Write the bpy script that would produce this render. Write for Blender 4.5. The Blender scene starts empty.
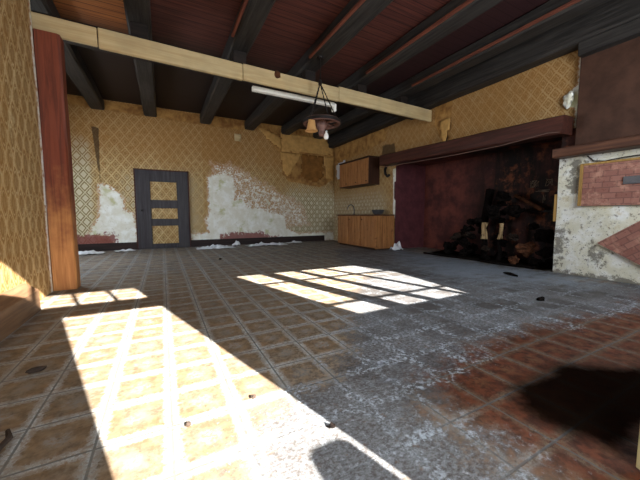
import bpy, bmesh, math, random
import numpy as np
from mathutils import Vector, Matrix, noise as mnoise

random.seed(7)
C = bpy.context.scene.collection
SC = bpy.context.scene

# ------------------------------------------------------------------ camera, world, sun, daylight, exposure
cam_d = bpy.data.cameras.new('camera')
cam = bpy.data.objects.new('camera', cam_d)
C.objects.link(cam)
cam_d.sensor_width = 36.0
cam_d.lens = 295.0 / 640.0 * 36.0
cam_d.clip_start = 0.02
cam.location = (0, 0, 0.9)
cam.rotation_euler = (math.radians(90) - math.atan(25 / 295.0), 0, math.radians(-28.0))
SC.camera = cam

SUN_AZ, SUN_EL = math.radians(16.4), math.radians(28.1)
world = bpy.data.worlds.new('world')
SC.world = world
world.use_nodes = True
bg = world.node_tree.nodes['Background']
bg.inputs['Color'].default_value = (0.62, 0.78, 1.0, 1)
bg.inputs['Strength'].default_value = 1.6

sun_d = bpy.data.lights.new('sun', 'SUN')
sun_d.energy = 55.0
sun_d.angle = math.radians(0.5)
sun_d.color = (1.0, 0.955, 0.88)
sun = bpy.data.objects.new('sun', sun_d)
C.objects.link(sun)
sdir = Vector((-math.sin(SUN_AZ) * math.cos(SUN_EL), math.cos(SUN_AZ) * math.cos(SUN_EL), -math.sin(SUN_EL)))
sun.rotation_euler = sdir.to_track_quat('-Z', 'Y').to_euler()


def daylight(name, loc, sx, sy, power, col, rot=(math.radians(90), 0, 0)):
    d = bpy.data.lights.new(name, 'AREA')
    d.shape = 'RECTANGLE'
    d.size, d.size_y = sx, sy
    d.energy = power
    d.color = col
    o = bpy.data.objects.new(name, d)
    o.location = loc
    o.rotation_euler = rot
    C.objects.link(o)
    return o


# sky light at the front wall openings, and fill by an added recess window
daylight('recess_fill', (-2.72, 6.6, 1.75), 1.6, 1.5, 105, (0.84, 0.92, 1.0), (math.radians(62), 0, math.radians(-90)))
daylight('daylight_window', (3.25, -0.36, 2.05), 1.8, 1.2, 120, (0.80, 0.90, 1.0))
daylight('daylight_door', (0.66, -0.36, 1.05), 0.74, 2.0, 45, (0.86, 0.93, 1.0))
daylight('daylight_transom', (0.4, -0.36, 2.45), 1.2, 0.3, 30, (0.86, 0.93, 1.0))

SC.view_settings.view_transform = 'Standard'
SC.view_settings.look = 'None'
SC.view_settings.gamma = 1.0
SC.view_settings.use_curve_mapping = False
SC.view_settings.exposure = 0.0
SC.cycles.max_bounces = 8
SC.cycles.diffuse_bounces = 6
SC.cycles.use_denoising = True
SC.cycles.sample_clamp_indirect = 8.0


# ------------------------------------------------------------------ node helpers
class NT:
    def __init__(self, name):
        self.m = bpy.data.materials.new(name)
        self.m.use_nodes = True
        self.t = self.m.node_tree
        self.b = self.t.nodes['Principled BSDF']
        self.b.inputs['Specular IOR Level'].default_value = 0.25

    def n(self, typ, **kw):
        nd = self.t.nodes.new(typ)
        for k, v in kw.items():
            setattr(nd, k, v)
        return nd

    def put(self, sock, v):
        if isinstance(v, bpy.types.NodeSocket):
            self.t.links.new(v, sock)
        elif v is not None:
            if isinstance(v, (tuple, list)) and len(v) == 3 and sock.type == 'RGBA':
                v = (*v, 1)
            sock.default_value = v

    def math(self, op, a, b=None, c=None):
        nd = self.n('ShaderNodeMath', operation=op)
        self.put(nd.inputs[0], a)
        if b is not None: self.put(nd.inputs[1], b)
        if c is not None: self.put(nd.inputs[2], c)
        return nd.outputs[0]

    def step(self, v, lo, hi, a=0.0, b=1.0):
        nd = self.n('ShaderNodeMapRange', interpolation_type='SMOOTHSTEP')
        self.put(nd.inputs[0], v)
        for i, x in enumerate((lo, hi, a, b)): nd.inputs[i + 1].default_value = x
        return nd.outputs[0]

    def mix(self, f, a, b, blend='MIX'):
        nd = self.n('ShaderNodeMix', data_type='RGBA', blend_type=blend)
        self.put(nd.inputs[0], f); self.put(nd.inputs[6], a); self.put(nd.inputs[7], b)
        return nd.outputs[2]

    def pos(self):
        return self.n('ShaderNodeNewGeometry').outputs['Position']

    def obj(self):
        return self.n('ShaderNodeTexCoord').outputs['Object']

    def scale(self, v, s):
        nd = self.n('ShaderNodeVectorMath', operation='MULTIPLY')
        self.put(nd.inputs[0], v); nd.inputs[1].default_value = s
        return nd.outputs[0]

    def sep(self, v):
        nd = self.n('ShaderNodeSeparateXYZ')
        self.put(nd.inputs[0], v)
        return nd.outputs

    def noise(self, v, s, det=4, rough=0.6, dist=0.0):
        nd = self.n('ShaderNodeTexNoise')
        self.put(nd.inputs['Vector'], v)
        nd.inputs['Scale'].default_value = s
        nd.inputs['Detail'].default_value = det
        nd.inputs['Roughness'].default_value = rough
        nd.inputs['Distortion'].default_value = dist
        return nd.outputs[0]

    def attr(self, name):
        return self.n('ShaderNodeAttribute', attribute_name=name).outputs['Fac']

    def mask(self, a, nz, amp, w=0.06):
        """an attribute 0..1 with a ragged border at 0.5"""
        v = self.math('ADD', a, self.math('MULTIPLY', self.math('SUBTRACT', nz, 0.5), amp))
        return self.step(v, 0.5 - w, 0.5 + w)

    def bump(self, h, strength=0.3, dist=0.01):
        nd = self.n('ShaderNodeBump')
        nd.inputs['Strength'].default_value = strength
        nd.inputs['Distance'].default_value = dist
        self.put(nd.inputs['Height'], h)
        self.t.links.new(nd.outputs[0], self.b.inputs['Normal'])

    def out(self, col, rough=0.8):
        self.put(self.b.inputs['Base Color'], col)
        self.put(self.b.inputs['Roughness'], rough)
        return self.m


def lin(r, g, b):
    f = lambda c: (c / 255 / 12.92) if c / 255 <= 0.04045 else ((c / 255 + 0.055) / 1.055) ** 2.4
    return (f(r), f(g), f(b))


def wallpaper(name, axis, damaged=True, W=0.22, HH=0.29, diamond=True):
    t = NT(name)
    p = t.pos()
    s = t.sep(p)
    wob = t.math('MULTIPLY', t.math('SUBTRACT', t.noise(p, 3.0, 2), 0.5), 0.05)
    u = t.math('MULTIPLY', t.math('ADD', s[axis], wob), 2 * math.pi / W)
    v = t.math('MULTIPLY', s[2], 2 * math.pi / HH)
    fine = t.noise(p, 70, 3, 0.7)
    if diamond:
        tri = lambda x: t.math('PINGPONG', t.math('DIVIDE', x, math.pi), 1.0)
        f = t.math('SUBTRACT', t.math('ADD', tri(u), tri(v)), 1.0)     # 0 on the big lattice, +-1 in the middles
        k = 1.0
    else:
        f = t.math('ADD', t.math('COSINE', u), t.math('COSINE', v))
        k = 2.0
    fa = t.math('DIVIDE', t.math('ABSOLUTE', f), k)
    fa2 = t.math('ADD', fa, t.math('MULTIPLY', t.math('SUBTRACT', fine, 0.5), 0.45))
    line = t.step(fa2, 0.24, 0.10)
    ring = t.math('MULTIPLY', t.step(fa2, 0.38, 0.46), t.step(fa2, 0.62, 0.54))
    eye = t.step(fa2, 0.78, 0.88)
    big = t.noise(p, 1.1, 4, 0.6)
    ground = t.mix(t.step(big, 0.35, 0.65), lin(178, 144, 92), lin(156, 120, 68))
    dark = lin(112, 82, 44)
    light = lin(226, 206, 160)
    col = t.mix(t.step(fa2, 0.15, 0.4), ground, dark)
    col = t.mix(t.math('MULTIPLY', ring, 0.7), col, light)
    col = t.mix(t.math('MULTIPLY', eye, 0.25), col, light)
    col = t.mix(t.math('MULTIPLY', line, 0.75), col, light)
    if diamond:
        f2 = t.math('SUBTRACT', t.math('ADD', tri(t.math('MULTIPLY', u, 3.0)), tri(t.math('MULTIPLY', v, 3.0))), 1.0)
        f2 = t.math('ADD', t.math('ABSOLUTE', f2), t.math('MULTIPLY', t.math('SUBTRACT', fine, 0.5), 0.6))
        col = t.mix(t.step(f2, 0.45, 0.15, 0.0, 0.4), col, lin(206, 180, 128))
        col = t.mix(t.step(f2, 0.55, 0.85, 0.0, 0.45), col, lin(106, 76, 40))
    col = t.mix(0.22, col, ground)
    # strips of paper, slightly different each
    strip = t.n('ShaderNodeTexWhiteNoise', noise_dimensions='1D')
    t.put(strip.inputs[1], t.math('FLOOR', t.math('DIVIDE', s[axis], 0.53)))
    col = t.mix(t.math('MULTIPLY', strip.outputs[0], 0.42), col, lin(160, 118, 60))
    col = t.mix(t.step(fine, 0.3, 0.75, 0.0, 0.35), col, lin(128, 92, 46))
    mott = t.noise(p, 9.0, 6, 0.7)
    col = t.mix(t.step(mott, 0.52, 0.66, 0.0, 0.55), col, lin(146, 104, 54))
    col = t.mix(t.step(mott, 0.45, 0.34, 0.0, 0.35), col, lin(214, 194, 150))
    if not damaged:
        return t.out(col, 0.75)
    nz = t.noise(p, 5.0, 6, 0.65, 0.4)
    nf = t.noise(p, 26.0, 5, 0.7)
    # damp grey-green paper
    fade = t.step(t.math('ADD', t.attr('fade'), t.math('MULTIPLY', t.math('SUBTRACT', nz, 0.5), 0.5)), 0.2, 0.9)
    green = t.mix(t.step(t.math('ABSOLUTE', t.math('SUBTRACT', fa2, 0.25)), 0.08, 0.2), lin(118, 108, 76), lin(214, 208, 182))
    col = t.mix(t.math('MULTIPLY', fade, 0.72), col, green)
    # brown water stain
    st = t.step(t.math('ADD', t.attr('stain'), t.math('MULTIPLY', t.math('SUBTRACT', nz, 0.5), 0.8)), 0.2, 0.9)
    col = t.mix(t.math('MULTIPLY', st, 0.55), col, lin(146, 98, 46))
    # bare brown backing paper
    pl = t.mask(t.attr('plain'), nz, 0.5, 0.05)
    backing = t.mix(t.step(nz, 0.3, 0.7), lin(178, 134, 76), lin(124, 84, 42))
    col = t.mix(pl, col, backing)
    # bare plaster
    ba = t.mask(t.math('ADD', t.attr('bare'), t.math('MULTIPLY', t.math('SUBTRACT', nf, 0.5), 0.6)), mott, 0.85, 0.06)
    plaster = t.mix(t.step(nz, 0.3, 0.62), lin(236, 236, 230), lin(218, 214, 198))
    plaster = t.mix(t.step(nf, 0.6, 0.75), plaster, lin(140, 116, 88))
    plaster = t.mix(t.step(t.noise(p, 2.2, 4), 0.56, 0.68, 0, 0.7), plaster, lin(178, 176, 116))
    rough_edge = t.mask(t.math('ADD', t.attr('bare'), 0.16), nz, 0.6, 0.05)
    col = t.mix(t.math('MULTIPLY', rough_edge, 0.6), col, t.mix(t.step(nf, 0.4, 0.6), lin(178, 128, 92), lin(206, 190, 168)))
    col = t.mix(ba, col, plaster)
    rd = t.mask(t.attr('red'), t.noise(p, 9.0, 6, 0.75), 1.7, 0.05)
    col = t.mix(t.math('MULTIPLY', rd, 0.9), col, t.mix(nf, lin(108, 42, 40), lin(150, 90, 84)))
    gr = t.mask(t.attr('grime_shade'), nz, 0.7, 0.12)
    col = t.mix(t.math('MULTIPLY', gr, 0.8), col, lin(62, 46, 30))
    t.bump(t.math('ADD', t.math('MULTIPLY', ba, -0.6), t.math('MULTIPLY', nz, 0.8)), 0.5, 0.015)
    return t.out(col, 0.85)


def wood(name, c1, c2, axis=1, grain=30.0, rough=0.6, spots=None, stretch=0.05, spec=0.25):
    t = NT(name)
    t.b.inputs['Specular IOR Level'].default_value = spec
    p = t.pos()
    sc = [grain] * 3
    sc[axis] = grain * stretch
    g = t.noise(t.scale(p, tuple(sc)), 1.0, 5, 0.65, 0.6)
    big = t.noise(p, 2.3, 3)
    col = t.mix(t.step(g, 0.3, 0.7), c1, c2)
    col = t.mix(t.step(big, 0.35, 0.7, 0, 0.45), col, tuple(x * 0.55 for x in c1))
    if spots:
        col = t.mix(t.step(t.noise(p, 9.0, 5, 0.7), 0.58, 0.68, 0, 0.8), col, spots)
    t.bump(g, 0.35, 0.006)
    return t.out(col, rough)


def plain(name, c, rough=0.7, var=0.3, metal=0.0, scale=14, spec=0.25):
    t = NT(name)
    p = t.pos()
    n = t.noise(p, scale, 5, 0.65)
    col = t.mix(t.step(n, 0.3, 0.7), c, tuple(x * (1 - var) for x in c))
    t.b.inputs['Metallic'].default_value = metal
    t.b.inputs['Specular IOR Level'].default_value = spec
    t.bump(n, 0.25, 0.01)
    return t.out(col, rough)


def floor_material():
    t = NT('printed_tile_floor')
    p = t.pos()
    s = t.sep(p)
    T = 0.27
    nz = t.noise(p, 4.0, 6, 0.65)
    nf = t.noise(p, 38.0, 5, 0.75)
    nm = t.noise(p, 15.0, 5, 0.7)
    d = []
    for i in (0, 1):
        f = t.math('FRACT', t.math('ADD', t.math('DIVIDE', s[i], T), 50.0))
        d.append(t.math('MINIMUM', f, t.math('SUBTRACT', 1.0, f)))
    e = t.math('MINIMUM', d[0], d[1])
    en = t.math('ADD', e, t.math('MULTIPLY', t.math('SUBTRACT', nf, 0.5), 0.42))
    tileid = t.n('ShaderNodeTexWhiteNoise', noise_dimensions='2D')
    cv = t.n('ShaderNodeCombineXYZ')
    t.put(cv.inputs[0], t.math('FLOOR', t.math('DIVIDE', s[0], T)))
    t.put(cv.inputs[1], t.math('FLOOR', t.math('DIVIDE', s[1], T)))
    t.put(tileid.inputs[0], cv.outputs[0])
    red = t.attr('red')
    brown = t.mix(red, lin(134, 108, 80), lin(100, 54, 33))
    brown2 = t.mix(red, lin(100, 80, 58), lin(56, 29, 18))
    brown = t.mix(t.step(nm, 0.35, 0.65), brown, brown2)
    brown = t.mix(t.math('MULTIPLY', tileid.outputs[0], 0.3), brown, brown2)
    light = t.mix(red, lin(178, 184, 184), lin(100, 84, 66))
    # flower in the middle of each tile
    r = t.math('SQRT', t.math('ADD', t.math('POWER', t.math('SUBTRACT', 0.5, d[0]), 2.0), t.math('POWER', t.math('SUBTRACT', 0.5, d[1]), 2.0)))
    rn = t.math('ADD', r, t.math('MULTIPLY', t.math('SUBTRACT', nm, 0.5), 0.45))
    flower = t.math('MULTIPLY', t.math('MULTIPLY', t.step(rn, 0.26, 0.08), t.step(nf, 0.4, 0.58)), 0.75)
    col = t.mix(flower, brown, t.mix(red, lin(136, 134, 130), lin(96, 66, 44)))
    bord = t.step(en, 0.15, 0.08)
    # a thin brown line inside the light border
    inner = t.math('MULTIPLY', t.step(en, 0.055, 0.07), t.step(en, 0.10, 0.085))
    bord = t.math('MULTIPLY', bord, t.math('SUBTRACT', 1.0, t.math('MULTIPLY', inner, 0.45)))
    bord = t.math('MULTIPLY', bord, t.step(nf, 0.42, 0.56, 0.2, 0.95))
    bord = t.math('MULTIPLY', bord, t.step(nz, 0.32, 0.5, 0.55, 1.0))
    col = t.mix(bord, col, light)
    en2 = t.math('ADD', e, t.math('MULTIPLY', t.math('SUBTRACT', nm, 0.5), 0.012))
    joint = t.step(en2, 0.024, 0.012)
    col = t.mix(t.math('MULTIPLY', joint, 0.8), col, lin(76, 76, 76))
    film = t.math('MULTIPLY', t.step(t.noise(p, 3.1, 6, 0.7), 0.38, 0.62, 0.1, 0.55), t.math('SUBTRACT', 1.0, red))
    col = t.mix(film, col, t.mix(t.step(nf, 0.4, 0.6), lin(124, 118, 108), lin(88, 80, 70)))
    # worn grey-blue ground where the print has gone
    w = t.mask(t.math('ADD', t.attr('worn'), t.math('MULTIPLY', t.math('SUBTRACT', nf, 0.5), 0.7)), nz, 0.7, 0.14)
    ng = t.noise(t.scale(p, (1.0, 1.5, 1.0)), 48.0, 8, 0.85)
    ground = t.mix(t.step(ng, 0.4, 0.6), lin(118, 121, 125), lin(68, 64, 62))
    ground = t.mix(t.step(nf, 0.55, 0.7, 0, 0.7), ground, lin(172, 178, 184))
    ground = t.mix(t.step(t.noise(p, 1.6, 4, 0.6), 0.42, 0.62, 0, 0.75), ground, lin(58, 54, 52))
    ground = t.mix(t.step(t.noise(p, 22.0, 4, 0.7), 0.6, 0.72, 0, 0.6), ground, lin(104, 78, 56))
    fleck = t.math('MULTIPLY', t.step(e, 0.17, 0.10), t.step(nf, 0.48, 0.6))
    ground = t.mix(t.math('MULTIPLY', fleck, t.step(nz, 0.4, 0.6, 0.1, 0.75)), ground, lin(168, 176, 184))
    col = t.mix(t.math('MULTIPLY', w, 0.92), col, ground)
    # dust film
    dust = t.step(t.math('ADD', t.attr('dust'), t.math('MULTIPLY', t.math('SUBTRACT', t.noise(t.scale(p, (1.0, 2.2, 1.0)), 2.4, 7, 0.7), 0.5), 2.2)), 0.35, 1.1)
    col = t.mix(t.math('MULTIPLY', dust, t.step(nf, 0.35, 0.6, 0.45, 0.85)), col, t.mix(nf, lin(158, 168, 180), lin(110, 116, 124)))
    sp = t.step(t.noise(p, 60.0, 3, 0.6), 0.66, 0.72)
    col = t.mix(t.math('MULTIPLY', sp, 0.5), col, lin(52, 44, 36))
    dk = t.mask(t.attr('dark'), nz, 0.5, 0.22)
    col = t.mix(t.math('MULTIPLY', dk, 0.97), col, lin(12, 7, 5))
    t.bump(t.math('ADD', nm, t.math('MULTIPLY', joint, -1.0)), 0.25, 0.006)
    t.b.inputs['Specular IOR Level'].default_value = 0.3
    t.put(t.b.inputs['Specular IOR Level'], t.math('MULTIPLY', t.math('SUBTRACT', 1.0, dk), 0.3))
    return t.out(col, t.step(nz, 0.3, 0.7, 0.5, 0.75))


def ceiling_material():
    t = NT('ceiling_boards')
    p = t.pos()
    s = t.sep(p)
    g = t.noise(t.scale(p, (1.2, 34, 10)), 1.0, 5, 0.65)
    f = t.math('FRACT', t.math('ADD', t.math('DIVIDE', s[1], 0.14), 40))
    gap = t.step(t.math('MINIMUM', f, t.math('SUBTRACT', 1.0, f)), 0.05, 0.02)
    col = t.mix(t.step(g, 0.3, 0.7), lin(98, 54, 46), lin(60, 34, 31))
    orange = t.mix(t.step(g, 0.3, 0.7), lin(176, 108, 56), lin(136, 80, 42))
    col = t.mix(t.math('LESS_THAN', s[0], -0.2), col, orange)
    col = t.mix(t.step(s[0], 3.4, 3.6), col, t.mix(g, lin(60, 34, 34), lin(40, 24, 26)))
    back = t.mix(g, lin(42, 30, 28), lin(26, 20, 19))  # shade behind the cross beam, painted into the boards
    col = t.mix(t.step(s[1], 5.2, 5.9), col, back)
    col = t.mix(gap, col, lin(34, 18, 16))
    return t.out(col, 0.6)


def plaster_material():
    t = NT('old_white_plaster')
    p = t.pos()
    nz = t.noise(p, 4.5, 6, 0.65)
    nf = t.noise(p, 24.0, 5, 0.7)
    col = t.mix(t.step(nz, 0.35, 0.6), lin(234, 232, 225), lin(214, 208, 186))
    col = t.mix(t.step(t.noise(p, 3.1, 5, 0.7), 0.55, 0.68, 0, 0.55), col, lin(186, 166, 116))
    col = t.mix(t.step(nf, 0.57, 0.66, 0, 0.8), col, lin(120, 108, 92))
    gr = t.mask(t.attr('grime_shade'), t.noise(p, 12.0, 7, 0.75), 1.3, 0.08)
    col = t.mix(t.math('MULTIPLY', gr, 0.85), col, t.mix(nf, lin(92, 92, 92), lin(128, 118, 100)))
    sp = t.step(t.noise(p, 42.0, 4, 0.65), 0.64, 0.68)
    col = t.mix(t.math('MULTIPLY', sp, 0.8), col, lin(48, 36, 28))
    t.bump(t.math('ADD', nz, nf), 0.5, 0.02)
    return t.out(col, 0.85)


def brick_material(name, rot=0.0):
    t = NT(name)
    p = t.pos()
    s = t.sep(p)
    cv = t.n('ShaderNodeCombineXYZ')
    t.put(cv.inputs[0], s[1]); t.put(cv.inputs[1], s[2])
    rt = t.n('ShaderNodeVectorRotate', rotation_type='Z_AXIS')
    t.put(rt.inputs['Vector'], cv.outputs[0]); rt.inputs['Angle'].default_value = rot
    b = t.n('ShaderNodeTexBrick')
    t.put(b.inputs['Vector'], rt.outputs[0])
    for k, v in {'Color1': lin(156, 108, 94), 'Color2': lin(138, 92, 80), 'Mortar': lin(120, 84, 74)}.items():
        b.inputs[k].default_value = (*v, 1)
    b.inputs['Scale'].default_value = 1.0
    b.inputs['Brick Width'].default_value = 0.15
    b.inputs['Row Height'].default_value = 0.075
    b.inputs['Mortar Size'].default_value = 0.006
    nz = t.noise(p, 7.0, 5, 0.65)
    col = t.mix(t.step(nz, 0.5, 0.7, 0, 0.55), b.outputs[0], lin(206, 156, 132))
    col = t.mix(t.step(t.noise(p, 30, 4), 0.58, 0.7, 0, 0.6), col, lin(112, 58, 48))
    t.bump(b.outputs[1], -0.4, 0.01)
    return t.out(col, 0.8)


def soot_wall_material():
    t = NT('sooty_red_wall')
    p = t.pos()
    s = t.sep(p)
    nz = t.noise(p, 2.6, 6, 0.65)
    nf = t.noise(p, 16, 5, 0.7)
    col = t.mix(t.step(nz, 0.35, 0.65), lin(108, 56, 46), lin(66, 32, 30))
    st = t.noise(t.scale(p, (3, 5, 0.8)), 1.0, 4, 0.6)
    col = t.mix(t.math('MULTIPLY', t.step(s[1], 5.0, 4.0), t.step(st, 0.32, 0.55, 0.55, 1)), col, lin(26, 17, 14))
    col = t.mix(t.math('MULTIPLY', t.step(t.noise(p, 3.4, 6, 0.7), 0.5, 0.66, 0, 0.9), t.step(s[1], 4.4, 3.6)), col, lin(122, 68, 42))
    col = t.mix(t.step(nf, 0.64, 0.72, 0, 0.5), col, lin(140, 104, 92))
    return t.out(col, 0.7)


M = {}
M['paper_back'] = wallpaper('wallpaper_ochre_lattice', 0)
M['paper_right'] = wallpaper('wallpaper_ochre_lattice_right', 1, W=0.17, HH=0.22)
M['paper_left'] = wallpaper('wallpaper_ochre_lattice_left', 1, W=0.17, HH=0.40, diamond=False)
M['paper_door'] = wallpaper('wallpaper_on_door', 0, damaged=False)
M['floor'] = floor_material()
M['ceiling'] = ceiling_material()
M['plaster'] = plaster_material()
M['brick'] = brick_material('painted_brick')
M['brick_slant'] = brick_material('painted_brick_slanted', math.radians(38))
M['soot_wall'] = soot_wall_material()
M['burgundy_wall'] = plain('burgundy_wall_paint', lin(96, 50, 54), 0.6, 0.4, scale=6)
M['joist'] = wood('smoke_dark_joist', lin(60, 56, 53), lin(27, 24, 23), 1, 26)
M['girder'] = wood('dark_girder', lin(46, 36, 30), lin(24, 19, 17), 0, 26)
M['batten'] = wood('reddish_batten', lin(124, 70, 52), lin(84, 46, 38), 1, 40)
M['cream_board'] = wood('cream_painted_board', lin(206, 184, 140), lin(186, 158, 112), 0, 18, 0.6, None)
M['post'] = wood('red_brown_post', lin(146, 92, 60), lin(108, 60, 42), 2, 24, 0.55, lin(96, 50, 38))
def post_material():
    t = NT('worn_red_brown_post')
    p = t.pos()
    s = t.sep(p)
    g = t.noise(t.scale(p, (24, 24, 1.2)), 1.0, 5, 0.65, 0.6)
    nz = t.noise(p, 4.0, 5, 0.65)
    paint_ = t.mix(t.step(g, 0.3, 0.7), lin(126, 64, 44), lin(92, 46, 33))
    bare = t.mix(t.step(g, 0.3, 0.7), lin(186, 128, 76), lin(150, 96, 54))
    worn = t.step(t.math('ADD', t.math('MULTIPLY', s[2], -0.5), nz), -0.25, 0.3)
    t.bump(g, 0.35, 0.006)
    return t.out(t.mix(worn, paint_, bare), 0.55)


M['post'] = post_material()
M['lintel'] = wood('burgundy_beam', lin(84, 46, 36), lin(46, 26, 21), 1, 22, 0.45)
M['shelf'] = wood('red_brown_shelf', lin(104, 68, 50), lin(66, 43, 34), 1, 22, 0.5)
M['hood'] = plain('brown_painted_hood', lin(78, 52, 40), 0.6, 0.45, scale=4)
M['pine'] = wood('varnished_pine', lin(182, 126, 76), lin(128, 80, 44), 2, 30, 0.45, lin(104, 62, 36))
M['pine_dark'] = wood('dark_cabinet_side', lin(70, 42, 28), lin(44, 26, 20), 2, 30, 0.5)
M['worktop'] = plain('dark_worktop', lin(90, 58, 38), 0.5)
M['dark_door'] = wood('charcoal_door_paint', lin(66, 62, 66), lin(42, 38, 40), 2, 22, 0.5)
M['casing'] = wood('red_door_casing', lin(84, 40, 32), lin(56, 28, 24), 2, 22, 0.6)
M['baseboard'] = wood('dark_baseboard', lin(52, 36, 32), lin(30, 22, 20), 0, 22, 0.6)
M['baseboard_left'] = wood('bare_brown_baseboard', lin(130, 100, 74), lin(88, 64, 46), 1, 26, 0.6)
M['outer'] = plain('outside_render', lin(190, 180, 160), 0.9)
M['ground'] = plain('outside_gravel', lin(170, 160, 140), 0.95, 0.4)
M['frame_white'] = plain('window_paint', lin(210, 205, 195), 0.6)
M['iron'] = plain('black_iron', lin(34, 28, 26), 0.55, 0.3, 0.3)
M['wheel'] = wood('wagon_wheel_wood', lin(128, 92, 80), lin(84, 56, 48), 0, 20, 0.5)
M['shade'] = plain('amber_lamp_shade', lin(200, 152, 96), 0.5, 0.15)
M['bulb'] = plain('white_bulb', lin(232, 228, 220), 0.3, 0.05)
M['white_lamp'] = plain('white_enamel', lin(236, 232, 222), 0.4, 0.08)
M['flap'] = plain('torn_paper_back', lin(198, 152, 88), 0.85, 0.3, scale=7)
M['flap_dark'] = plain('torn_paper_stained', lin(140, 94, 42), 0.85, 0.4, scale=6)
M['sheet'] = plain('white_crumpled_sheet', lin(214, 216, 220), 0.8, 0.15)
M['char'] = plain('charred_black', lin(25, 20, 18), 0.95, 0.6, scale=24, spec=0.03)
M['rust'] = plain('rusty_brick', lin(96, 58, 36), 0.95, 0.6, scale=16)
M['rock'] = plain('sooty_stone', lin(52, 42, 36), 0.95, 0.6, scale=18, spec=0.05)
M['pale_wood'] = wood('pale_split_wood', lin(196, 166, 120), lin(120, 88, 58), 2, 30, 0.7, lin(60, 44, 34))
M['chalk'] = plain('chalk_paint', lin(132, 114, 96), 0.9, 0.3)
M['grey_metal'] = plain('dull_grey_metal', lin(108, 106, 108), 0.45, 0.25, 0.4)
M['cable'] = plain('dark_cable', lin(40, 30, 28), 0.6, 0.1)
M['pale_cable'] = plain('pale_cable', lin(110, 84, 74), 0.6, 0.1)
M['debris'] = plain('dark_debris', lin(62, 50, 42), 0.9, 0.4)
M['yellow_edge'] = wood('yellow_edging', lin(186, 146, 84), lin(150, 112, 60), 2, 26, 0.7)
M['cream_door'] = wood('cream_door_paint', lin(214, 196, 148), lin(196, 174, 120), 2, 18, 0.55)
M['weathered'] = wood('weathered_post', lin(130, 118, 100), lin(96, 86, 72), 2, 20, 0.8)


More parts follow.
